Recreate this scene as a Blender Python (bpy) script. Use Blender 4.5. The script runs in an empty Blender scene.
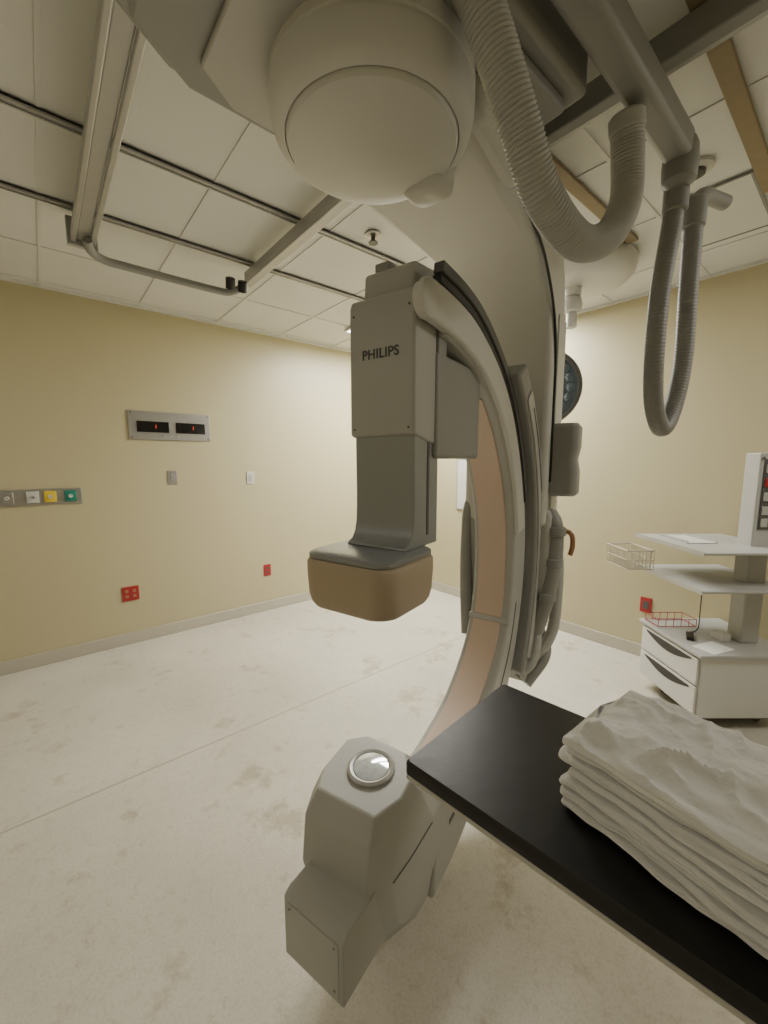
import bpy, bmesh, math, random
from mathutils import Vector, Matrix, noise
random.seed(7)
C = bpy.context.scene.collection
rad = math.radians

# ---------------------------------------------------------------- materials
def mat(name, col, rough=0.5, metal=0.0, var=0.04, vscale=6.0, bump=0.0, bscale=60.0, coat=0.0, emit=None, estr=0.0, spec=None):
    m = bpy.data.materials.new(name); m.use_nodes = True
    nt = m.node_tree; b = nt.nodes["Principled BSDF"]
    tc = nt.nodes.new("ShaderNodeTexCoord")
    nz = nt.nodes.new("ShaderNodeTexNoise"); nz.inputs["Scale"].default_value = vscale; nz.inputs["Detail"].default_value = 4
    nt.links.new(tc.outputs["Object"], nz.inputs["Vector"])
    mx = nt.nodes.new("ShaderNodeMix"); mx.data_type = 'RGBA'
    mx.inputs[6].default_value = tuple(c*(1-var) for c in col)+(1,)
    mx.inputs[7].default_value = tuple(min(1, c*(1+var)) for c in col)+(1,)
    nt.links.new(nz.outputs["Fac"], mx.inputs[0])
    nt.links.new(mx.outputs[2], b.inputs["Base Color"])
    b.inputs["Roughness"].default_value = rough
    b.inputs["Metallic"].default_value = metal
    if spec is not None: b.inputs["Specular IOR Level"].default_value = spec
    if coat: b.inputs["Coat Weight"].default_value = coat
    if bump:
        n2 = nt.nodes.new("ShaderNodeTexNoise"); n2.inputs["Scale"].default_value = bscale; n2.inputs["Detail"].default_value = 3
        nt.links.new(tc.outputs["Object"], n2.inputs["Vector"])
        bp = nt.nodes.new("ShaderNodeBump"); bp.inputs["Strength"].default_value = bump; bp.inputs["Distance"].default_value = 0.01
        nt.links.new(n2.outputs["Fac"], bp.inputs["Height"]); nt.links.new(bp.outputs[0], b.inputs["Normal"])
    if emit:
        b.inputs["Emission Color"].default_value = tuple(emit)+(1,); b.inputs["Emission Strength"].default_value = estr
    return m

M_wall = mat("wall_paint", (0.515, 0.465, 0.295), 0.38, var=0.03, vscale=1.2, bump=0.06, bscale=140)
M_ceil = mat("ceiling_tile", (0.70, 0.70, 0.67), 0.9, var=0.06, vscale=2.0, bump=0.15, bscale=160)
M_grid = mat("ceiling_grid_paint", (0.66, 0.66, 0.63), 0.5)
M_base = mat("baseboard_vinyl", (0.48, 0.45, 0.375), 0.4)
M_white = mat("warm_white_enamel", (0.59, 0.585, 0.545), 0.55, var=0.03, spec=.3)
M_light = mat("pale_plastic", (0.60, 0.595, 0.56), 0.45, var=0.02)
M_lgrey = mat("light_grey_plastic", (0.43, 0.427, 0.40), 0.48, var=0.03)
M_grey = mat("mid_grey_plastic", (0.28, 0.28, 0.265), 0.48, var=0.03)
M_shelf = mat("shelf_grey_laminate", (0.40, 0.40, 0.38), 0.45, var=0.03)
M_dgrey = mat("dark_grey_plastic", (0.09, 0.09, 0.088), 0.45)
M_neck = mat("satin_grey_metal", (0.30, 0.315, 0.33), 0.33, 0.3, var=.02)
M_alu = mat("brushed_aluminium", (0.44, 0.44, 0.43), 0.42, 0.45, var=0.06, vscale=20)
M_steel = mat("stainless_steel", (0.45, 0.44, 0.43), 0.32, 0.75, var=0.05, vscale=30)
M_black = mat("black_plastic", (0.012, 0.012, 0.012), 0.4)
M_pad = mat("black_vinyl", (0.009, 0.009, 0.010), 0.45, var=0.2, bump=0.10, bscale=25)
M_peach = mat("peach_padding", (0.64, 0.50, 0.40), 0.6, var=0.02)
M_tan = mat("tan_plastic", (0.45, 0.365, 0.26), 0.55, var=0.01)
M_linen = mat("white_linen", (0.78, 0.775, 0.75), 0.9, var=0.03, vscale=12, bump=0.35, bscale=40)
M_hose = mat("grey_ribbed_hose", (0.44, 0.435, 0.41), 0.55)
M_hose2 = mat("smooth_grey_hose", (0.27, 0.27, 0.26), 0.45)
M_red = mat("red_plastic", (0.36, 0.02, 0.025), 0.4)
M_yel = mat("yellow_plastic", (0.75, 0.55, 0.04), 0.4)
M_grn = mat("green_plastic", (0.02, 0.22, 0.16), 0.4)
M_wood = mat("brown_strip_wood", (0.27, 0.21, 0.125), 0.6, var=0.15, vscale=20)
M_orange = mat("orange_plastic", (0.36, 0.19, 0.09), 0.45)
M_glass = mat("clear_window_plastic", (0.60, 0.65, 0.71), 0.10, 0.35, var=0.45, vscale=40, coat=1.0)
M_disp = mat("black_display", (0.006, 0.005, 0.005), 0.15)
M_dig = mat("red_digit", (0.5, 0.02, 0.02), 0.4, emit=(1, 0.06, 0.04), estr=1.2)
M_text = mat("dark_lettering", (0.06, 0.065, 0.07), 0.5)
M_lum = mat("luminaire_diffuser", (0.9, 0.9, 0.85), 0.5, emit=(1.0, 0.98, 0.93), estr=7.0)
M_tab = mat("table_rim", (0.52, 0.50, 0.44), 0.4)
M_wire = mat("pale_wire", (0.50, 0.47, 0.38), 0.4, 0.1)

def floor_mat():
    m = bpy.data.materials.new("sheet_vinyl_floor"); m.use_nodes = True
    nt = m.node_tree; b = nt.nodes["Principled BSDF"]; N = nt.nodes.new; L = nt.links.new
    tc = N("ShaderNodeTexCoord")
    def ntex(s, d, r, off=0.0):
        n = N("ShaderNodeTexNoise"); n.inputs["Scale"].default_value = s; n.inputs["Detail"].default_value = d; n.inputs["Roughness"].default_value = r
        mp = N("ShaderNodeMapping"); mp.inputs["Location"].default_value = (off, off*.7, 0)
        L(tc.outputs["Object"], mp.inputs["Vector"]); L(mp.outputs[0], n.inputs["Vector"]); return n
    def ramp(src, p0, c0, p1, c1):
        r = N("ShaderNodeValToRGB"); r.color_ramp.elements[0].position = p0; r.color_ramp.elements[1].position = p1
        r.color_ramp.elements[0].color = c0+(1,); r.color_ramp.elements[1].color = c1+(1,); L(src, r.inputs[0]); return r
    def mul(a, c, f=1.0):
        x = N("ShaderNodeMix"); x.data_type = 'RGBA'; x.blend_type = 'MULTIPLY'; x.inputs[0].default_value = f
        L(a, x.inputs[6]); L(c, x.inputs[7]); return x.outputs[2]
    r1 = ramp(ntex(1.0, 5, .55).outputs["Fac"], .3, (.53, .50, .425), .70, (.68, .645, .565))
    r2 = ramp(ntex(110, 2, .5).outputs["Fac"], .34, (.90, .89, .87), .55, (1, 1, 1))
    r3 = ramp(ntex(24, 4, .65).outputs["Fac"], .32, (.91, .90, .88), .48, (1, 1, 1))
    n3 = ntex(2.6, 12, .70, 4.3)
    r4 = ramp(n3.outputs["Fac"], .56, (1, 1, 1), .64, (.74, .70, .63))
    n5 = ntex(7.0, 12, .72, 9.1)
    r5 = ramp(n5.outputs["Fac"], .60, (1, 1, 1), .68, (.82, .79, .73))
    v = mul(mul(mul(mul(r1.outputs[0], r2.outputs[0]), r3.outputs[0]), r4.outputs[0]), r5.outputs[0])
    sp = N("ShaderNodeSeparateXYZ"); L(tc.outputs["Object"], sp.inputs[0])
    a = N("ShaderNodeMath"); a.operation = 'ADD'; a.inputs[1].default_value = 2.2 + 36.6; L(sp.outputs[0], a.inputs[0])
    d = N("ShaderNodeMath"); d.operation = 'PINGPONG'; d.inputs[1].default_value = 1.83; L(a.outputs[0], d.inputs[0])
    lt = N("ShaderNodeMath"); lt.operation = 'LESS_THAN'; lt.inputs[1].default_value = .006; L(d.outputs[0], lt.inputs[0])
    m3 = N("ShaderNodeMix"); m3.data_type = 'RGBA'; m3.inputs[7].default_value = (.31, .285, .225, 1)
    mu = N("ShaderNodeMath"); mu.operation = 'MULTIPLY'; mu.inputs[1].default_value = .7; L(lt.outputs[0], mu.inputs[0])
    L(mu.outputs[0], m3.inputs[0]); L(v, m3.inputs[6])
    L(m3.outputs[2], b.inputs["Base Color"])
    rr = N("ShaderNodeMapRange"); rr.inputs[3].default_value = .18; rr.inputs[4].default_value = .46
    L(n3.outputs["Fac"], rr.inputs[0]); L(rr.outputs[0], b.inputs["Roughness"])
    return m
M_floor = floor_mat()

# ---------------------------------------------------------------- mesh helpers
def finish(name, bm, m, parent=None, smooth=True, bevel=0.0, seg=3, ang=30, label=None, sharp=None):
    bmesh.ops.recalc_face_normals(bm, faces=bm.faces)
    me = bpy.data.meshes.new(name); bm.to_mesh(me); bm.free()
    o = bpy.data.objects.new(name, me); C.objects.link(o)
    if m: me.materials.append(m)
    if bevel > 0:
        md = o.modifiers.new("bevel", 'BEVEL'); md.width = bevel; md.segments = seg; md.limit_method = 'ANGLE'; md.angle_limit = rad(ang)
        md.harden_normals = False
    if smooth:
        for p in me.polygons: p.use_smooth = True
        me.set_sharp_from_angle(angle=rad(sharp if sharp is not None else (38 if bevel == 0 else 50)))
    if parent: o.parent = parent
    if label: o["label"] = label
    return o

def box(name, lo, hi, m, parent=None, bevel=0.0, seg=3, label=None):
    bm = bmesh.new(); bmesh.ops.create_cube(bm, size=1)
    for v in bm.verts:
        v.co = Vector([(lo[i]+hi[i])/2 + v.co[i]*(hi[i]-lo[i]) for i in range(3)])
    return finish(name, bm, m, parent, bevel=bevel, seg=seg, label=label)

def ring_mesh(bm, rings, closed_ring=True, cap=True, loop=False):
    vs = [[bm.verts.new(p) for p in r] for r in rings]
    n = len(rings[0]); R = len(rings)
    for i in range(R if loop else R-1):
        a = vs[i]; b = vs[(i+1) % R]
        for j in range(n if closed_ring else n-1):
            k = (j+1) % n
            bm.faces.new((a[j], a[k], b[k], b[j]))
    if cap and not loop:
        bm.faces.new(vs[0]); bm.faces.new(vs[-1])

def loft(name, rings, m, parent=None, bevel=0.0, seg=3, label=None, ang=30, sharp=None):
    bm = bmesh.new(); ring_mesh(bm, rings)
    return finish(name, bm, m, parent, bevel=bevel, seg=seg, label=label, ang=ang, sharp=sharp)

def rrect(cx, cy, hx, hy, r, z, n=6):
    pts = []
    for (sx, sy, a0) in ((1, 1, 0), (-1, 1, 90), (-1, -1, 180), (1, -1, 270)):
        for i in range(n+1):
            a = rad(a0 + 90*i/n)
            pts.append(Vector((cx+sx*(hx-r)+r*math.cos(a), cy+sy*(hy-r)+r*math.sin(a), z)))
    return pts

def prism_x(name, pts, x0, x1, m, parent=None, bevel=0.0, seg=3, label=None):
    return loft(name, [[Vector((x0, p[0], p[1])) for p in pts], [Vector((x1, p[0], p[1])) for p in pts]], m, parent, bevel, seg, label)

def catmull(pts, n=10):
    P = [Vector(p) for p in pts]; P = [P[0]*2-P[1]]+P+[P[-1]*2-P[-2]]
    out = []
    for i in range(1, len(P)-2):
        for k in range(n):
            t = k/n
            out.append(0.5*((2*P[i])+(-P[i-1]+P[i+1])*t+(2*P[i-1]-5*P[i]+4*P[i+1]-P[i+2])*t*t+(-P[i-1]+3*P[i]-3*P[i+1]+P[i+2])*t**3))
    out.append(P[-2]); return out

def resample(pts, step):
    L = [0]
    for i in range(1, len(pts)): L.append(L[-1]+(pts[i]-pts[i-1]).length)
    n = max(2, int(L[-1]/step)); out = []; j = 0
    for k in range(n+1):
        s = L[-1]*k/n
        while j < len(L)-2 and L[j+1] < s: j += 1
        d = L[j+1]-L[j]; t = (s-L[j])/d if d > 0 else 0
        out.append(pts[j].lerp(pts[j+1], t))
    return out

def tube(name, pts, r, m, parent=None, seg=20, rib=0.0, pitch=0.016, label=None, step=None):
    path = resample(catmull(pts, 14), step or (pitch/4 if rib else 0.02))
    bm = bmesh.new(); rings = []
    t0 = (path[1]-path[0]).normalized()
    up = Vector((0, 0, 1)) if abs(t0.z) < .9 else Vector((1, 0, 0))
    nrm = t0.cross(up).normalized()
    for i, p in enumerate(path):
        t = (path[min(i+1, len(path)-1)]-path[max(i-1, 0)]).normalized()
        nrm = (nrm - t*nrm.dot(t)).normalized(); bn = t.cross(nrm)
        rr = r + (rib*(1, .35, -1, .35)[i % 4] if rib else 0)
        rings.append([p+(nrm*math.cos(2*math.pi*k/seg)+bn*math.sin(2*math.pi*k/seg))*rr for k in range(seg)])
    ring_mesh(bm, rings)
    return finish(name, bm, m, parent, label=label, sharp=(70 if rib else None))

def lathe(name, prof, m, parent=None, seg=64, origin=(0, 0, 0), rot=None, label=None):
    bm = bmesh.new(); rings = []
    for (r, z) in prof:
        rings.append([Vector((max(r, 1e-4)*math.cos(2*math.pi*k/seg), max(r, 1e-4)*math.sin(2*math.pi*k/seg), z)) for k in range(seg)])
    ring_mesh(bm, rings)
    mtx = Matrix.Translation(origin) @ (rot.to_4x4() if rot else Matrix.Identity(4))
    bmesh.ops.transform(bm, matrix=mtx, verts=bm.verts)
    return finish(name, bm, m, parent, label=label)

def cyl(name, p0, p1, r, m, parent=None, seg=32, label=None):
    p0 = Vector(p0); p1 = Vector(p1); d = p1-p0
    q = d.to_track_quat('Z', 'Y').to_matrix()
    b = min(r*.15, d.length*.2)
    return lathe(name, [(r-b, 0), (r, b), (r, d.length-b), (r-b, d.length)], m, parent, seg, p0, q, label)

def thing(name, loc, yaw, label, cat, group=None):
    e = bpy.data.objects.new(name, None); C.objects.link(e); e.empty_display_size = .1
    e.location = loc; e.rotation_euler = (0, 0, rad(yaw)); e["label"] = label; e["category"] = cat
    if group: e["group"] = group
    return e
def tag(o, label, cat, group=None):
    o["label"] = label; o["category"] = cat
    if group: o["group"] = group
    return o
def struct(o): o["kind"] = "structure"; return o

# ---------------------------------------------------------------- room
X0, X1, Y0, Y1, H = -3.93, 2.4, -2.6, 3.56, 2.80
T = .12
struct(box("floor", (X0-T, Y0-T, -.1), (X1+T, Y1+T, 0), M_floor))
struct(box("ceiling", (X0-T, Y0-T, H), (X1+T, Y1+T, H+.1), M_ceil))
struct(box("wall_left", (X0-T, Y0-T, 0), (X0, Y1+T, H), M_wall))
struct(box("wall_back", (X0, Y1, 0), (X1, Y1+T, H), M_wall))
struct(box("wall_right", (X1, Y0-T, 0), (X1+T, Y1+T, H), M_wall))
struct(box("wall_front", (X0, Y0-T, 0), (X1, Y0, H), M_wall))
struct(box("baseboard_left", (X0, Y0, 0), (X0+.012, Y1, .10), M_base, bevel=.004))
struct(box("baseboard_back", (X0+.012, Y1-.012, 0), (X1, Y1, .10), M_base, bevel=.004))
struct(box("baseboard_right", (X1-.012, Y0, 0), (X1, Y1-.012, .10), M_base, bevel=.004))
struct(box("baseboard_front", (X0+.012, Y0, 0), (X1-.012, Y0+.012, .10), M_base, bevel=.004))

bm = bmesh.new()
def addbox(bm, lo, hi):
    r = bmesh.ops.create_cube(bm, size=1)
    for v in r['verts']:
        v.co = Vector([(lo[i]+hi[i])/2 + v.co[i]*(hi[i]-lo[i]) for i in range(3)])
xs = [-3.24+.605*k for k in range(-1, 10)]
for x in xs: addbox(bm, (x-.008, Y0, H-.006), (x+.008, Y1, H+.001))
y = Y1-.42
while y > Y0:
    addbox(bm, (X0, y-.008, H-.0055), (X1, y+.008, H+.001)); y -= .61
addbox(bm, (X0, Y0, H-.02), (X0+.02, Y1, H)); addbox(bm, (X0+.02, Y1-.02, H-.02), (X1, Y1, H))
o = finish("trim_1", bm, M_grid, smooth=False); struct(o)

def ceil_rail(x):
    bm = bmesh.new()
    addbox(bm, (x-.018, Y0+.3, H-.022), (x-.009, Y1-.35, H-.007)); addbox(bm, (x+.009, Y0+.3, H-.022), (x+.018, Y1-.35, H-.007))
    addbox(bm, (x-.018, Y0+.3, H-.0129), (x+.018, Y1-.35, H-.007))
    o = finish("ceiling_rail", bm, M_alu, smooth=False)
    tag(o, "long aluminium channel rail fixed under the ceiling tiles", "ceiling rail", "parallel ceiling rails")
    box("groove", (x-.0088, Y0+.31, H-.018), (x+.0088, Y1-.36, H-.0131), M_grey, o, label="grey open groove")
for x in (-2.635, -2.03): ceil_rail(x)
def strip(x):
    o = box("ceiling_wood_strip", (x-.028, .3, H-.022), (x+.028, Y1-.9, H-.007), M_wood, bevel=.003)
    tag(o, "narrow brown timber strip running along the ceiling", "ceiling strip", "brown ceiling strips")
strip(-.98); strip(-.41)

def luminaire_or_added(cx, cy, w, l, power, col=(1, .97, .90)):  # builds real ceiling lights and also lights added out of sight
    e = thing("ceiling_luminaire_or_added", (cx, cy, H-.03), 0, "flush white rectangular ceiling light panel", "ceiling light", "recessed ceiling lights")
    box("luminaire_frame", (-w/2-.02, -l/2-.02, 0), (w/2+.02, l/2+.02, .02), M_grid, e, bevel=.004)
    box("diffuser", (-w/2, -l/2, -.006), (w/2, l/2, -.0005), M_lum if power > 40 else M_grid, e)
    ld = bpy.data.lights.new("luminaire_or_added_light", 'AREA'); ld.shape = 'RECTANGLE'; ld.size = w; ld.size_y = l
    ld.energy = power; ld.color = col
    lo = bpy.data.objects.new("luminaire_or_added_light", ld); C.objects.link(lo); lo.parent = e; lo.location = (0, 0, -.02)
luminaire_or_added(-3.02, 2.86, .55, 1.1, 66)
luminaire_or_added(-2.20, 2.96, .55, 1.0, 52)  # added light hidden behind the column, so the floor under the table gets shade
luminaire_or_added(.80, 2.70, .55, 1.1, 25)
luminaire_or_added(-2.9, -1.4, .55, 1.1, 7)  # added dim fill light, out of view to the left
luminaire_or_added(1.4, -1.6, .55, 1.1, 9)  # added dim fill behind the camera, stands in for ambient light
luminaire_or_added(-1.15, -1.9, .55, 1.1, 6)  # another unseen fill added behind the camera

# ---------------------------------------------------------------- C-arm machine
IX, IY, YAW = -.908, .723, 15.5
cy_, sy_ = math.cos(rad(YAW)), math.sin(rad(YAW))
def loc_(x, y, z):
    dx, dy = x-IX, y-IY
    return Vector((dx*cy_+dy*sy_, -dx*sy_+dy*cy_, z))
K = thing("c_arm_x_ray_machine", (IX, IY, 0), YAW, "large pale ceiling-hung C-arm X-ray machine with peach inner strip", "x-ray machine")

def carr(name, poly, z0, z1, m, parent, bevel, label=None):
    return loft(name, [[loc_(x, y, z) for x, y in poly] for z in (z0, z1)], m, parent, bevel=bevel, label=label)
car = carr("ceiling_carriage", [(-1.22, .32), (-1.12, .18), (-.64, .18), (-.58, .26), (-.58, 1.20), (-1.24, 1.20)], 2.52, 2.76, M_grey, K, .015, "mid-grey metal carriage under the ceiling")
carr("carriage_side_cover", [(-1.26, .62), (-1.235, .58), (-1.235, 1.16), (-1.26, 1.12)], 2.56, 2.74, M_lgrey, car, .006)
carr("carriage_skirt", [(-1.20, .36), (-1.10, .215), (-.68, .215), (-.62, .29), (-.62, 1.16), (-1.21, 1.16)], 2.485, 2.521, M_grey, car, .010)
carr("carriage_panel", [(-1.17, .46), (-1.10, .36), (-.78, .36), (-.74, .42), (-.74, 1.10), (-1.18, 1.10)], 2.470, 2.486, M_lgrey, car, .006)

hub = lathe("pivot_hub", [(.20, 2.60), (.246, 2.585), (.256, 2.56), (.258, 2.53), (.258, 2.45), (.2545, 2.446), (.2545, 2.440), (.258, 2.436), (.2575, 2.405), (.250, 2.378), (.236, 2.362), (.222, 2.358), (.222, 2.372)], M_white, K)
lathe("hub_cap", [(.220, 2.372), (.219, 2.356), (.214, 2.346), (.200, 2.340), (.15, 2.330), (.09, 2.323), (.04, 2.320), (.0, 2.320)], M_white, hub)
loft("hub_bracket", [rrect(.055, .20, .05, .045, .03, 2.322), rrect(.055, .20, .066, .06, .04, 2.334), rrect(.055, .20, .07, .07, .04, 2.42)], M_white, hub)

# L arm
inner = [(-.02, 2.40), (.58, 2.40)]
for i in range(0, 11):
    a = rad(90-90*i/10); inner.append((.76+.38*math.cos(a), 2.02+.38*math.sin(a)))
inner.append((1.14, 1.22))
outer = [(1.38, 1.22)]
for i in range(0, 9):
    a = rad(90*i/8); outer.append((1.02+.36*math.cos(a), 2.30+.36*math.sin(a)))
outer += [(-.02, 2.66)]
larm = prism_x("support_arm", inner+outer, -.215, .215, M_white, K, bevel=.035, seg=4)
sh = []
for i in range(0, 9):
    a = rad(180+90*i/8); sh.append((.16+.06*math.cos(a), 2.47+.06*math.sin(a)))
for i in range(0, 9):
    a = rad(270+90*i/8); sh.append((.40+.16*math.cos(a), 2.57+.16*math.sin(a)))
sh += [(.56, 2.65), (.10, 2.65)]
shroud = prism_x("arm_shroud", sh, .05, .262, M_white, larm, bevel=.035, seg=5)
tube("shroud_seam", [Vector((.2180, y, z)) for y, z in [(.60, 2.64), (.60, 2.55), (.585, 2.46), (.60, 2.425)]], .003, M_dgrey, shroud, seg=8)
tube("edge_cable", [Vector((.220, y, z)) for y, z in [(.62, 2.44), (.88, 2.39), (1.09, 2.24), (1.175, 2.05), (1.185, 1.8), (1.185, 1.45)]], .006, M_black, larm, seg=8, label="thin black cable")
box("column_side_cover", (.2155, 1.215, 1.30), (.224, 1.365, 2.25), M_light, larm, bevel=.003)
low = loft("lower_column", [rrect(0, 1.26, .13, .10, .05, .66), rrect(0, 1.26, .165, .13, .05, .74), rrect(0, 1.26, .18, .135, .05, 1.0), rrect(0, 1.26, .185, .135, .05, 1.24)], M_grey, K)
loft("cable_cover", [rrect(.185, 1.27, .03, .08, .025, .80), rrect(.192, 1.27, .04, .095, .03, .83), rrect(.196, 1.27, .042, .10, .03, 1.10), rrect(.196, 1.27, .042, .10, .03, 1.28), rrect(.19, 1.27, .03, .09, .025, 1.31)], M_lgrey, low)

def arcpt(r, a, c=(.10, 1.08)): return (c[0]+r*math.cos(rad(a)), c[1]+r*math.sin(rad(a)))
sl = []
for a in range(-34, 53, 4): sl.append(arcpt(1.145, a))
for a in range(52, -36, -4): sl.append(arcpt(1.03, a))
sleeve = prism_x("arc_sleeve", sl, -.10, .185, M_grey, K, bevel=.015)
sl2 = []
for a in range(-28, 47, 4): sl2.append(arcpt(1.12, a))
for a in range(44, -30, -4): sl2.append(arcpt(1.045, a))
prism_x("sleeve_panel", sl2, .184, .192, M_lgrey, sleeve, bevel=.003)
sl3 = []
for a in range(-12, 41, 4): sl3.append(arcpt(1.10, a))
for a in range(40, -14, -4): sl3.append(arcpt(1.09, a))
prism_x("panel_groove", sl3, .1918, .1935, M_black, sleeve)

# C arc
OUT = [(-.02, 2.075), (.10, 2.10), (.40, 2.07), (.68, 1.94), (.86, 1.78), (1.0, 1.55), (1.09, 1.30), (1.115, 1.05), (1.07, .78), (.95, .52), (.72, .28), (.40, .11), (.15, .06)]
INN = [(-.02, 1.915), (.08, 1.92), (.27, 1.90), (.47, 1.84), (.66, 1.71), (.82, 1.50), (.91, 1.27), (.93, 1.05), (.90, .84), (.80, .66), (.60, .50), (.36, .42), (.18, .40)]
o_ = catmull([(0, a, b) for a, b in OUT], 8); i_ = catmull([(0, a, b) for a, b in INN], 8)
xa, xb = -.060, .135
bm = bmesh.new()
ring_mesh(bm, [[Vector((xa, o.y, o.z)), Vector((xb, o.y, o.z)), Vector((xb, i.y, i.z)), Vector((xa, i.y, i.z))] for o, i in list(zip(o_, i_))[12:]])
arc = finish("c_arc", bm, M_lgrey, K, bevel=.012, ang=40)
def strip_on(name, s0, s1, xl, xr, f0, f1, m, lab=None, bev=.003):
    bm = bmesh.new(); rg = []
    for k in range(s0, s1+1):
        o, i = o_[k], i_[k]
        p = i.lerp(o, f0); q = i.lerp(o, f1)
        rg.append([Vector((xl, p.y, p.z)), Vector((xr, p.y, p.z)), Vector((xr, q.y, q.z)), Vector((xl, q.y, q.z))])
    ring_mesh(bm, rg)
    return finish(name, bm, m, arc, bevel=bev, ang=40, label=lab)
strip_on("padded_strip", 28, 65, -.036, .096, -.035, .02, M_peach, "smooth peach inner strip")
strip_on("padded_strip", 66, 94, -.036, .096, -.035, .02, M_peach, "smooth peach inner strip")
strip_on("side_band", 5, 50, .116, .150, .04, .62, M_light, "pale smooth side band", .010)
strip_on("guide_rail", 9, 46, .116, .142, .66, .80, M_black, "black guide groove")
strip_on("guide_rail_lip", 9, 46, .116, .148, .82, .99, M_dgrey, "dark metal rail edge")
strip_on("joint_band", 65, 66, -.061, .136, -.03, .3, M_alu, "metal joint band")
strip_on("lower_side_groove", 62, 92, .134, .1375, .40, .46, M_dgrey, "dark seam along the lower arc")
lathe("end_cap", [(.03, -.02), (.046, -.016), (.048, .012), (.04, .018), (.0, .019)], M_light, arc, 32, (.134, .055, 1.975), Matrix.Rotation(rad(90), 3, 'Y'))

# image detector
det = box("detector_housing", (-.095, .16, 1.56), (.1155, .50, 1.87), M_grey, K, bevel=.012, label="mid-grey boxy rear housing of the detector")
prism_x("front_cover", [(.042, 1.625), (.042, 1.995), (.050, 2.015), (.17, 2.05), (.17, 1.60)], -.118, .108, M_lgrey, det, bevel=.008, label="light grey front cover")
box("side_cover", (-.112, .171, 1.585), (.1145, .225, 2.04), M_grey, det, bevel=.006)
prism_x("top_cover", [(.090, 2.0), (.098, 2.100), (.112, 2.112), (.30, 2.135), (.34, 2.10), (.34, 1.98)], -.104, .070, M_lgrey, det, bevel=.010)
box("top_ridge", (-.088, .13, 2.118), (-.035, .30, 2.146), M_grey, det, bevel=.005)
prof = [(.055, 1.66), (.057, 1.42), (.054, 1.365), (.046, 1.335), (.032, 1.315), (.010, 1.304), (.010, 1.2975), (.20, 1.2975), (.20, 1.66)]
prism_x("neck", prof, -.108, .102, M_neck, det, bevel=.008, seg=4, label="satin grey sliding neck")
box("neck_groove", (.1005, .13, 1.33), (.1035, .142, 1.62), M_dgrey, det)
loft("mount_plate", [rrect(-.010, 0, .141, .131, .045, 1.278, 10), rrect(-.010, 0, .146, .136, .05, 1.281, 10), rrect(-.010, 0, .146, .136, .05, 1.292, 10), rrect(-.010, 0, .138, .128, .05, 1.298, 10)], M_neck, det, label="grey metal mounting plate")
loft("detector_cover", [rrect(-.010, 0, .147, .137, .054, 1.278, 10), rrect(-.010, 0, .154, .142, .060, 1.268, 10), rrect(-.010, 0, .155, .143, .062, 1.24, 10), rrect(-.010, 0, .152, .140, .062, 1.175, 10), rrect(-.010, 0, .147, .136, .062, 1.152, 10), rrect(-.010, 0, .139, .128, .062, 1.138, 10), rrect(-.010, 0, .122, .112, .06, 1.131, 10), rrect(-.010, 0, .09, .08, .05, 1.129, 10)], M_tan, det, label="tan rounded protective cover", sharp=60)
for dx, dz in ((-.10, 1.97), (.09, 1.97), (-.10, 1.645), (.09, 1.645)):
    cyl("screw", (dx, .0422, dz), (dx, .040, dz), .0035, M_dgrey, det, seg=12)
tx = bpy.data.curves.new("lettering", 'FONT'); tx.body = "PHILIPS"; tx.size = .038; tx.extrude = .0006; tx.align_x = 'CENTER'; tx.align_y = 'CENTER'; tx.offset = .0006; tx.space_character = 1.06
to = bpy.data.objects.new("lettering_tmp", tx); C.objects.link(to)
bpy.context.view_layer.update()
me = bpy.data.meshes.new_from_object(to); bpy.data.objects.remove(to)
lt = bpy.data.objects.new("lettering", me); C.objects.link(lt); me.materials.clear(); me.materials.append(M_text)
lt.parent = det; lt.location = (-.006, .0412, 1.855); lt.rotation_euler = (rad(90), 0, 0)

# tube housing
lv = [
 (.600, [(-.10, -.150), (.10, -.14), (.13, -.05), (.12, .02), (.05, .10), (-.10, .10), (-.150, .05), (-.135, -.09)]),
 (.545, [(-.11, -.195), (.115, -.185), (.143, -.07), (.142, .05), (.09, .15), (-.11, .15), (-.16, .07), (-.15, -.12)]),
 (.40, [(-.105, -.215), (.125, -.21), (.145, -.12), (.145, .12), (.13, .22), (-.10, .22), (-.16, .12), (-.15, -.13)]),
 (.22, [(-.09, -.17), (.125, -.16), (.143, -.08), (.143, .12), (.13, .24), (-.09, .24), (-.14, .12), (-.13, -.08)]),
 (.08, [(-.06, .02), (.10, .02), (.12, .06), (.12, .14), (.10, .22), (-.07, .22), (-.10, .16), (-.10, .08)]),
]
rings = []
for z, pl in lv:
    rings.append([Vector((p[0], p[1], z + (.07*p[1] if z > .5 else 0))) for p in pl])
tubeh = loft("tube_housing", rings, M_lgrey, K, bevel=.006, seg=3, label="pale grey faceted X-ray tube housing", ang=12, sharp=12)
prism_x("tube_front_box", [(-.312, .225), (-.312, .405), (-.29, .417), (-.16, .420), (-.12, .225)], -.075, .132, M_lgrey, tubeh, bevel=.005)
box("box_front_panel", (-.062, -.3145, .240), (.118, -.311, .395), M_lgrey, tubeh, bevel=.0015)
tube("panel_seam", [(.1462, -.115, .395), (.1462, -.02, .388), (.1462, .06, .392), (.1462, .115, .395)], .0018, M_dgrey, tubeh, seg=6)
wr = Matrix.Rotation(rad(4), 3, 'X')
lathe("window_ring", [(.074, -.004), (.074, .008), (.066, .013), (.058, .010), (.056, .004), (.0, .004)], M_alu, tubeh, 48, (-.005, -.01, .600), wr, label="round metal window ring")
lathe("collimator_window", [(.055, .0045), (.054, .009), (.03, .014), (.0, .016)], M_glass, tubeh, 48, (-.005, -.01, .600), wr, label="clear round window")
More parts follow.
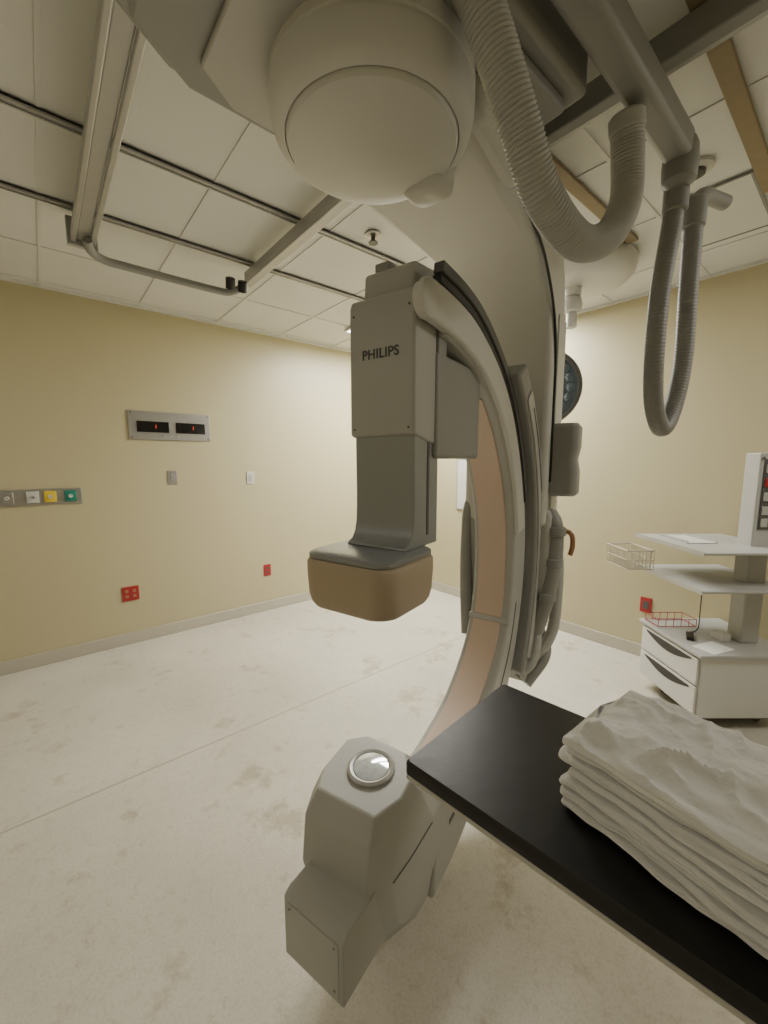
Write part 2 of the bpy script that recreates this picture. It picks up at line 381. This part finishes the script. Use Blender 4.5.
for p in ((.105, -.3145, .26), (.105, -.3145, .38), (-.05, -.3145, .38)):
    cyl("screw", p, (p[0], p[1]-.003, p[2]), .003, M_grey, tubeh, seg=10)

loft("side_pad", [rrect(.265, 1.25, .06, .05, .03, 1.38), rrect(.265, 1.25, .074, .066, .035, 1.395), rrect(.265, 1.25, .074, .066, .035, 1.50), rrect(.262, 1.25, .066, .06, .035, 1.56), rrect(.265, 1.25, .074, .066, .035, 1.62), rrect(.265, 1.25, .074, .066, .035, 1.715), rrect(.265, 1.25, .06, .05, .03, 1.735)], M_grey, K, label="grey rounded side buffer")
tube("column_cable", [(.17, 1.24, 1.30), (.24, 1.23, 1.25), (.255, 1.22, 1.10), (.235, 1.20, .88), (.20, 1.18, .72), (.17, 1.16, .60)], .038, M_grey, K, label="thick grey hose beside the column")
tube("column_cable", [(.17, 1.34, 1.20), (.24, 1.34, 1.08), (.26, 1.30, .85), (.25, 1.24, .64), (.16, 1.14, .50), (.06, 1.04, .46)], .028, M_lgrey, K)
tube("column_cable", [(.10, 1.30, .74), (.20, 1.28, .62), (.24, 1.20, .54), (.18, 1.08, .42)], .024, M_grey, K)
tube("column_cable", [(.14, 1.20, .80), (.20, 1.16, .66), (.20, 1.08, .54), (.14, 1.02, .48)], .022, M_lgrey, K)
tube("column_cable", [(-.14, 1.22, 1.38), (-.19, 1.17, 1.31), (-.195, 1.15, 1.10), (-.18, 1.12, .86), (-.14, 1.06, .62)], .033, M_grey, K)
for x, y, z in ((.256, 1.222, 1.20), (.250, 1.215, 1.04), (.230, 1.197, .86)):
    lathe("hose_clamp", [(.038, -.024), (.046, -.018), (.046, .018), (.038, .024)], M_grey, K, 24, (x, y, z))
tube("handle", [(.27, 1.26, 1.20), (.32, 1.25, 1.19), (.33, 1.25, 1.13), (.32, 1.25, 1.08)], .012, M_orange, K, label="small orange handle")

P = [(-.72, .78, 2.52), (-.66, .74, 2.555), (-.61, .725, 2.52), (-.58, .765, 2.42), (-.56, .85, 2.28), (-.555, .955, 2.170), (-.545, 1.12, 2.120), (-.535, 1.27, 2.18), (-.53, 1.36, 2.30), (-.53, 1.355, 2.42), (-.53, 1.33, 2.51)]
tube("supply_hose", [loc_(*p) for p in P], .042, M_hose, K, rib=.0018, pitch=.0094, seg=28, label="thick pale ribbed supply hose")
cyl("hose_collar", loc_(-.53, 1.342, 2.47), loc_(-.53, 1.33, 2.515), .046, M_lgrey, K)

# ---------------------------------------------------------------- ceiling frame of the carriage
FO = Vector((-1.9, .7, 2.6))
F = thing("ceiling_carriage_frame", FO, 0, "grey aluminium beam frame with bent end tube under ceiling", "ceiling frame")
def fb(name, lo, hi, m, bevel=.005, label=None):
    return box(name, Vector(lo)-FO, Vector(hi)-FO, m, F, bevel=bevel, label=label)
fb("frame_beam", (-2.69, .222, 2.665), (-1.265, .278, 2.765), M_alu)
fb("frame_beam_flange", (-2.69, .200, 2.65), (-1.265, .2215, 2.695), M_alu)
fb("frame_beam_flange", (-2.69, .2785, 2.65), (-1.265, .302, 2.67), M_alu)
fb("frame_end_bracket", (-2.715, .185, 2.635), (-2.685, .315, 2.769), M_alu)
fb("frame_beam", (-2.72, 1.10, 2.68), (-1.265, 1.145, 2.765), M_alu)
fb("frame_beam_flange", (-2.72, 1.08, 2.67), (-1.265, 1.0995, 2.695), M_alu)
def fp(p): return Vector(p)-FO
tube("bent_end_tube", [fp(p) for p in [(-2.60, .26, 2.64), (-2.66, .28, 2.615), (-2.70, .34, 2.605), (-2.71, .45, 2.605), (-2.71, .90, 2.605), (-2.69, 1.0, 2.61), (-2.62, 1.06, 2.64)]], .021, M_grey, F, label="bent grey metal tube")
for yy in (.97, 1.045):
    cyl("clamp_knob", fp((-2.62, yy, 2.600)), fp((-2.585, yy-.01, 2.65)), .028, M_black, F, label="black clamp knob")

R2 = box("cross_rail", (-1.25, 1.46, 2.69), (1.6, 1.51, 2.775), M_grey, bevel=.006)
tag(R2, "grey cross rail under the ceiling above the hoses", "ceiling rail")
box("rail_lip", (-1.25, 1.5105, 2.695), (1.6, 1.53, 2.715), M_alu, R2, bevel=.003)

# hose boom
BO = Vector((-.50, 1.3, 2.5))
B = thing("hose_boom", BO, 0, "grey ceiling boom bar carrying a hanging smooth hose", "equipment boom")
def lb(p): return Vector(p)-BO
box("boom_bar", lb((-.545, .62, 2.535)), lb((-.465, 1.72, 2.63)), M_grey, B, bevel=.02)
lathe("bar_end", [(.03, -.02), (.050, 0), (.053, .05), (.05, .10), (.04, .125)], M_grey, B, 32, lb((-.505, 1.72, 2.485)))
tube("hanging_hose", [lb(p) for p in [(-.515, 1.74, 2.50), (-.52, 1.735, 2.36), (-.53, 1.71, 2.15), (-.53, 1.70, 1.93), (-.53, 1.735, 1.76), (-.52, 1.81, 1.675), (-.51, 1.88, 1.75), (-.50, 1.92, 1.93), (-.50, 1.91, 2.2), (-.50, 1.905, 2.38), (-.50, 1.905, 2.50)]], .031, M_hose2, B, seg=24, rib=.0007, pitch=.012, label="smooth grey hanging hose loop")
cyl("hose_cuff", lb((-.515, 1.74, 2.40)), lb((-.515, 1.74, 2.49)), .038, M_grey, B)
cyl("hose_cuff", lb((-.50, 1.905, 2.40)), lb((-.50, 1.905, 2.50)), .037, M_grey, B)
tube("outlet_pipe", [lb(p) for p in [(-.50, 1.89, 2.47), (-.49, 1.94, 2.52), (-.48, 2.04, 2.545), (-.46, 2.12, 2.55)]], .026, M_grey, B)

# ---------------------------------------------------------------- surgical lamp
SO = Vector((-1.29, 2.74, H))
S = thing("surgical_lamp", SO, 0, "round operating lamp with dark glass face on ceiling boom", "surgical lamp")
def ls(p): return Vector(p)-SO
lathe("ceiling_canopy", [(.29, -.009), (.30, -.03), (.29, -.09), (.26, -.125), (.20, -.145), (.06, -.15), (0, -.15)], M_light, S, 64)
cyl("boom_post", ls((-1.33, 2.70, 2.66)), ls((-1.33, 2.70, 2.60)), .05, M_light, S)
lathe("boom_joint", [(.03, 0), (.055, .01), (.06, .05), (.05, .09), (.03, .10)], M_light, S, 32, ls((-1.33, 2.70, 2.50)))
cyl("boom_post", ls((-1.33, 2.70, 2.50)), ls((-1.33, 2.70, 2.41)), .032, M_light, S)
tube("boom_stem", [ls(p) for p in [(-1.33, 2.70, 2.46), (-1.40, 2.74, 2.44), (-1.50, 2.74, 2.36), (-1.47, 2.68, 2.08)]], .02, M_light, S)
nd = Vector((.50, -.84, -.12)).normalized(); q = nd.to_track_quat('Z', 'Y').to_matrix()
hc = ls((-1.455, 2.58, 2.03))
head = lathe("lamp_head", [(.05, -.09), (.14, -.08), (.21, -.05), (.245, -.015), (.25, .01), (.245, .02), (.225, .02), (.222, .012)], M_grey, S, 64, hc, q, "grey round lamp housing with dark rim")
M_lampglass = mat("lamp_glass", (.10, .135, .175), .10, .35, var=.5, vscale=9, coat=.8)
M_lampcell = mat("lamp_reflector_cell", (.14, .18, .225), .14, .5, var=.5, vscale=14, coat=.6)
lathe("lamp_glass", [(.223, .011), (.222, .016), (.0, .022)], M_lampglass, head, 64, hc, q, "blue-grey glass face")
lathe("lamp_rim", [(.226, .012), (.226, .024), (.246, .024), (.252, .010)], M_dgrey, head, 64, hc, q)
for k in range(37):
    if k == 0: r0, a = 0, 0
    elif k < 7: r0, a = .062, (k-1)*60
    elif k < 19: r0, a = .122, (k-7)*30
    else: r0, a = .182, (k-19)*20
    c = hc + q @ Vector((r0*math.cos(rad(a)), r0*math.sin(rad(a)), .014))
    lathe("lamp_cell", [(.030, .003), (.030, .008), (.028, .009), (.0, .009)], M_lampcell, head, 6, c, q)

# ---------------------------------------------------------------- ceiling bits
sp = thing("fire_sprinkler", (-1.88, 1.50, H-.008), 0, "small chrome fire sprinkler head on the ceiling tile", "sprinkler")
lathe("escutcheon", [(.045, -.001), (.046, -.008), (.026, -.014), (.014, -.016)], M_steel, sp, 24)
cyl("sprinkler_body", (0, 0, -.014), (0, 0, -.040), .012, M_dgrey, sp)
lathe("deflector", [(.026, -.041), (.026, -.046), (0, -.047)], M_dgrey, sp, 16)
sd = thing("smoke_detector", (-.60, 2.24, H-.001), 0, "small round white smoke detector on the ceiling", "smoke detector")
lathe("detector_base", [(.066, 0), (.066, -.014), (.058, -.02), (.0, -.021)], M_light, sd, 40)
lathe("sensor_chamber", [(.040, -.0212), (.038, -.034), (.02, -.042), (0, -.043)], M_dgrey, sd, 32)
hp = thing("ceiling_access_panel", (-.60, 2.74, H-.008), 0, "white framed square access panel in the ceiling", "access panel")
for lo, hi in (((-.16, -.30, -.008), (-.150, .30, 0)), ((.150, -.30, -.008), (.16, .30, 0)), ((-.150, -.30, -.008), (.150, -.290, 0)), ((-.150, .290, -.008), (.150, .30, 0))):
    box("panel_frame", lo, hi, M_grey, hp, bevel=.002)
box("panel_door", (-.148, -.288, -.004), (.148, .288, 0), M_grid, hp)

# ---------------------------------------------------------------- wall fittings (left wall)
WX = X0
w = thing("wall_display_panel", (WX, .885, 1.85), 0, "brushed steel wall panel with two black red-digit displays", "display panel")
box("steel_plate", (0, -.32, -.118), (.012, .32, .118), M_steel, w, bevel=.003)
for dy in (-.14, .155):
    d = box("display", (.0122, dy-.12, -.055), (.019, dy+.12, .035), M_disp, w, bevel=.002, label="black display window")
    tx = bpy.data.curves.new("digits", 'FONT'); tx.body = "1"; tx.size = .045; tx.extrude = .0005; tx.align_x = 'CENTER'; tx.align_y = 'CENTER'
    to = bpy.data.objects.new("t", tx); C.objects.link(to); bpy.context.view_layer.update()
    me = bpy.data.meshes.new_from_object(to); bpy.data.objects.remove(to)
    g = bpy.data.objects.new("digits", me); C.objects.link(g); me.materials.clear(); me.materials.append(M_dig)
    g.parent = d; g.location = (.0198, dy+.02, -.008); g.rotation_euler = (rad(90), 0, rad(90))
for dy in (-.30, .30):
    for dz in (-.1, .1): cyl("screw", (.012, dy, dz), (.015, dy, dz), .006, M_dgrey, w, seg=12)
for k in range(3): cyl("indicator_button", (.012, -.05+k*.05, -.085), (.016, -.05+k*.05, -.085), .007, M_light, w, seg=12)

def switch(y, z, m, lab):
    e = thing("wall_switch", (WX, y, z), 0, lab, "switch plate")
    box("cover_plate", (0, -.038, -.06), (.007, .038, .06), m, e, bevel=.003)
    box("rocker", (.0072, -.016, -.03), (.012, .016, .03), M_grey if m is M_steel else M_lgrey, e, bevel=.002)
switch(.87, 1.41, M_steel, "stainless steel single switch plate on the yellow wall")
switch(1.57, 1.39, M_light, "white single switch plate on the yellow wall")

g = thing("medical_gas_panel", (WX, -.08, 1.29), 0, "steel strip with white, yellow and green medical gas outlets", "gas outlet panel")
box("backing_strip", (0, -.30, -.06), (.010, .30, .06), M_steel, g, bevel=.003)
for y, m in ((-.13, M_steel), (.01, M_light), (.11, M_yel), (.23, M_grn)):
    f = box("gas_outlet", (.0102, y-.036, -.042), (.02, y+.036, .042), m, g, bevel=.004)
    lathe("outlet_socket", [(.014, 0), (.014, .012), (.008, .012), (.006, .004), (0, .004)], M_light if m is not M_light else M_lgrey, f, 24, (.0202, y, 0), Matrix.Rotation(rad(90), 3, 'Y'))

def redout(y, z, s, h, lab):
    e = thing("red_wall_outlet", (WX, y, z), 0, lab, "power outlet")
    p = box("cover_plate", (0, -s, -h), (.008, s, h), M_red, e, bevel=.003)
    for dy in ((-.028, .028) if s > .05 else (0,)):
        for dz in (-.022, .022):
            box("socket", (.0082, dy-.012, dz-.012), (.0105, dy+.012, dz+.012), M_orange if s > .05 else M_dgrey, p, bevel=.001)
redout(.49, .44, .062, .062, "red double power outlet low on the yellow wall")
redout(1.71, .43, .038, .060, "narrow red power outlet low on the yellow wall")

wb = thing("wall_notice_board", (-2.85, Y1, 1.30), 0, "small white framed board on the back wall", "board")
box("board_face", (-.10, -.012, -.27), (.10, -.002, .27), M_light, wb)
for lo, hi in (((-.11, -.0145, -.28), (.11, -.002, -.2705)), ((-.11, -.0145, .2705), (.11, -.002, .28)), ((-.11, -.0145, -.27), (-.1005, -.002, .27)), ((.1005, -.0145, -.27), (.11, -.002, .27))):
    box("board_frame", lo, hi, M_alu, wb)

# ---------------------------------------------------------------- patient table
TO = Vector((-.645, .812, 0))
TB = thing("patient_table", TO, 5.5, "narrow patient table with black vinyl mattress pad", "table")
box("table_top", (0.003, -.228, .824), (2.3, .228, .836), M_tab, TB, bevel=.004, label="thin pale table top")
loft("mattress_pad", [rrect(1.15, 0, 1.15-i, .230-i, .012, zz) for i, zz in ((.004, .8365), (0, .840), (0, .864), (.005, .871))], M_pad, TB, label="black vinyl mattress pad")
box("table_frame", (.9, -.18, .72), (2.2, .18, .8238), M_white, TB, bevel=.01)
box("pedestal", (1.3, -.16, .06), (1.9, .16, .72), M_white, TB, bevel=.03)
box("pedestal_base", (1.1, -.22, 0), (2.1, .22, .06), M_lgrey, TB, bevel=.02)

# linen stack
SX, SY = -.333, .745
def sheet(x0, y0, lx, ly, z, th, amp, seed, layers, rot, top=False):
    bm = bmesh.new(); nx, ny = 110, 50
    rings = []; prof = []
    for j in range(ny+1): prof.append((j/ny, 1))
    ed = 11
    for j in range(1, ed): prof.append((1, math.cos(math.pi*j/ed)))
    for j in range(ny+1): prof.append((1-j/ny, -1))
    for j in range(1, ed): prof.append((0, -math.cos(math.pi*j/ed)))
    for i in range(nx+1):
        u = .5-.5*math.cos(math.pi*i/nx)
        e = min(u, 1-u)*lx
        R = th*.5
        s = math.sqrt(max(0, 1-(1-min(1, e/R))**2))
        RC = .016
        inset = RC-math.sqrt(max(0, RC*RC-(RC-min(RC, e))**2))
        ring = []
        for (v, t) in prof:
            px = x0+u*lx
            py = y0+ly/2+(v-.5)*(ly-2*inset)
            wob = .020*noise.noise(Vector((px*5, py*5, seed)))+.011*noise.noise(Vector((px*18, py*18, seed)))
            side = math.sqrt(max(0, 1-t*t))*th*.5*max(.1, s)
            dirv = 1 if v > .5 else -1
            if side > 0: py += dirv*(side + (.0045 if top else .0022)*math.sin(t*math.pi*layers+px*9+seed)*(1-abs(t)))
            py += wob*.7*dirv*abs(v-.5)*2
            px += wob*(1.2 if u < .5 else -1.2)*abs(u-.5)*2
            wx = px*math.cos(rad(rot))-py*math.sin(rad(rot)); wy = px*math.sin(rad(rot))+py*math.cos(rad(rot))
            low = .0055*noise.noise(Vector((wx*4.0, wy*5.0, 3.3))) + .002*noise.noise(Vector((wx*13.0, wy*15.0, 5.3)))
            hi = ridg = slump = 0
            if t > 0 and top:
                hi = amp*.9*noise.noise(Vector((px*9+seed, py*12, seed)))+amp*.35*noise.noise(Vector((px*26, py*30, seed)))
                r1 = 1-abs(noise.noise(Vector((px*6+seed*2, py*11, 1.7)))*2)
                r2 = 1-abs(noise.noise(Vector((px*15, py*9+seed, 6.7)))*2)
                r3 = 1-abs(noise.noise(Vector((px*24+3, py*20, 2.7)))*2)
                ridg = amp*(1.0*max(0, r1)**4+.7*max(0, r2)**5+.35*max(0, r3)**5)*min(1, e/.03)
                d = min(v*ly, (1-v)*ly, e)
                slump = -.018*max(0, 1-d/.07)**2
            ring.append(Vector((px, py, z + t*th*.5*max(.06, s) + low + (hi + ridg + slump)*max(t, 0))))
        rings.append(ring)
    ring_mesh(bm, rings)
    o = finish("folded_sheet", bm, M_linen)
    for p in o.data.polygons: p.use_smooth = True
    o.matrix_world = Matrix.Translation((SX, SY, 0)) @ Matrix.Rotation(rad(rot), 4, 'Z')
    tag(o, "crumpled folded white cotton bed sheet on top of the stack" if top else "folded white cotton bed sheet in a stack on the table", "folded sheet", "stack of folded white sheets")
z = .8775
ths = [.012, .015, .011, .014, .013, .016, .011, .015, .044]
for k, th in enumerate(ths):
    top = (k == len(ths)-1)
    if top: z += .002
    sheet(random.uniform(-.012, .014)+(.006 if top else 0), random.uniform(-.008, .008), .56, .232, z+th/2, th, .013, 1.3+k*2.7, 2, -6.5+random.uniform(-1.3, 1.3), top)
    z += th+.0024

# ---------------------------------------------------------------- equipment cart
CO = (-.51, 2.765, 0); CY = 50
CT = thing("equipment_cart", CO, CY, "off-white medical cart with shelves, two drawers and wire basket", "cart")
W = .54
cab = box("drawer_cabinet", (0.01, .0, .080), (W, .52, .445), M_light, CT, bevel=.006)
box("cart_top", (-.015, -.02, .446), (W, .54, .470), M_shelf, CT, bevel=.006)
for z0, z1 in ((.092, .262), (.272, .434)):
    d = box("drawer", (-.006, .012, z0), (.009, .508, z1), M_light, CT, bevel=.004)
    pts = []
    for i in range(13):
        t = i/12; pts.append((.06+.40*t, z1-.022-.045*math.sin(math.pi*t)))
    pts += [(.46, z1-.014), (.06, z1-.014)]
    prism_x("handle_recess", [(a, b) for a, b in pts], -.0085, -.0062, M_black, d)
box("cart_plinth", (.06, .06, .035), (W-.05, .45, .0795), M_dgrey, CT, bevel=.004)
for x, y in ((.10, .10), (W-.09, .10), (.10, .41), (W-.09, .41)):
    lathe("caster", [(.014, -.012), (.017, -.01), (.017, .01), (.014, .012)], M_dgrey, CT, 24, (x, y, .0175), Matrix.Rotation(rad(90), 3, 'X'))
box("shelf", (-.06, -.03, 1.045), (W-.02, .57, 1.060), M_shelf, CT, bevel=.005)
box("shelf", (-.05, -.03, .831), (W-.02, .57, .846), M_shelf, CT, bevel=.005)
box("shelf_edge", (-.064, -.03, 1.040), (-.0605, .57, 1.064), M_alu, CT); box("shelf_edge", (-.054, -.03, .826), (-.0505, .57, .850), M_alu, CT)
post = box("cart_post", (.340, .14, .470), (.45, .24, 1.60), M_lgrey, CT, bevel=.008)
box("post_channel", (.362, .134, 1.16), (.43, .1395, 1.565), M_dgrey, post, bevel=.002)
for zz in (1.51, 1.43, 1.35, 1.27, 1.20):
    box("post_socket", (.370, .128, zz-.025), (.41, .1335, zz+.025), M_lgrey if zz != 1.43 else M_red, post, bevel=.003)
cyl("post_knob", (.351, .1395, 1.57), (.351, .13, 1.57), .008, M_dgrey, post, seg=16)

bk = thing("wire_basket", CO, CY, "small pale wire basket hooked on the cart side", "basket")
def wire(n, a, b, r=.0026): cyl(n, a, b, r, M_wire, bk, seg=8)
bx0, bx1, by0, by1, bz0, bz1 = -.235, -.068, .36, .60, .865, .985
for zz in (bz0, (bz0+bz1)/2, bz1):
    r = .0045 if zz == bz1 else .0026
    for a, b in (((bx0, by0), (bx1, by0)), ((bx1, by0), (bx1, by1)), ((bx1, by1), (bx0, by1)), ((bx0, by1), (bx0, by0))):
        wire("wire", (a[0], a[1], zz), (b[0], b[1], zz), r)
for i in range(10):
    yy = by0+(by1-by0)*i/9
    wire("wire", (bx0, yy, bz0), (bx0, yy, bz1)); wire("wire", (bx1, yy, bz0), (bx1, yy, bz1)); wire("wire", (bx0, yy, bz0), (bx1, yy, bz0))
for i in range(1, 7):
    xx = bx0+(bx1-bx0)*i/7
    wire("wire", (xx, by0, bz0), (xx, by0, bz1)); wire("wire", (xx, by1, bz0), (xx, by1, bz1))
def onc(name, lab, cat): return thing(name, CO, CY, lab, cat)
ZT = .4705
def flat(name, m, parent, sx, sy, sz, rotd, at, bevel=0):
    bm = bmesh.new(); addbox(bm, (-sx, -sy, 0), (sx, sy, sz)); bmesh.ops.rotate(bm, verts=bm.verts, cent=(0, 0, 0), matrix=Matrix.Rotation(rad(rotd), 3, 'Z')); bmesh.ops.translate(bm, verts=bm.verts, vec=at)
    return finish(name, bm, m, parent, smooth=False, bevel=bevel)
pp = onc("paper_sheet", "white sheet of paper lying on the cart top", "paper")
flat("paper", M_linen, pp, .09, .06, .0015, 20, (.13, .08, ZT))
hd = onc("handset", "small black handheld device on the cart top", "device")
flat("handset_body", M_black, hd, .020, .055, .02, -35, (.10, .22, ZT), .006)
tube("handset_cable", [(.12, .26, ZT+.008), (.15, .29, ZT+.005), (.19, .30, ZT+.005), (.22, .31, ZT+.03), (.22, .31, .60), (.22, .31, .80)], .003, M_black, hd, seg=8)
rb = onc("red_wire_rack", "low wide red wire rack standing on the cart top", "rack")
rx0, rx1, ry0, ry1 = .01, .26, .38, .51
for a, b in (((rx0, ry0), (rx0, ry1)), ((rx1, ry0), (rx1, ry1)), ((rx0, ry0), (rx1, ry0)), ((rx0, ry1), (rx1, ry1))):
    for zz in (ZT+.005, ZT+.05): cyl("rack_wire", (a[0], a[1], zz), (b[0], b[1], zz), .0025, M_red, rb, seg=8)
for i in range(6):
    xx = rx0+(rx1-rx0)*i/5
    for yy in (ry0, ry1): cyl("rack_wire", (xx, yy, ZT+.001), (xx, yy, ZT+.055), .002, M_red, rb, seg=8)
wbx = onc("white_box", "small white box on the cart top", "box")
flat("box_body", M_light, wbx, .03, .04, .045, 8, (.27, .20, ZT), .004)
tr = onc("instrument_tray", "thin white tray lying on the upper cart shelf", "tray")
box("tray_base", (.03, .22, 1.061), (.21, .48, 1.066), M_light, tr, bevel=.002)
box("tray_rim", (.03, .22, 1.0665), (.036, .48, 1.078), M_alu, tr); box("tray_rim", (.204, .22, 1.0665), (.21, .48, 1.078), M_alu, tr)
wp = thing("red_wall_outlet", (-1.03, Y1, .43), -90, "red power outlet on the back wall behind the cart", "power outlet")
box("cover_plate", (0, -.04, -.06), (.008, .04, .06), M_red, wp, bevel=.003)
box("socket", (.0082, -.02, -.03), (.0105, .02, .03), M_dgrey, wp, bevel=.001)

# ---------------------------------------------------------------- world + camera
wd = bpy.data.worlds.new("world"); bpy.context.scene.world = wd; wd.use_nodes = True
wd.node_tree.nodes["Background"].inputs[0].default_value = (.8, .78, .7, 1); wd.node_tree.nodes["Background"].inputs[1].default_value = .3
cam = bpy.data.cameras.new("camera"); co = bpy.data.objects.new("camera", cam); C.objects.link(co)
co.location = (0, 0, 1.55); co.rotation_euler = (rad(90-7.1), 0, rad(50))
cam.sensor_width = 36; cam.lens = 405/1024*36; cam.clip_start = .02
bpy.context.scene.camera = co
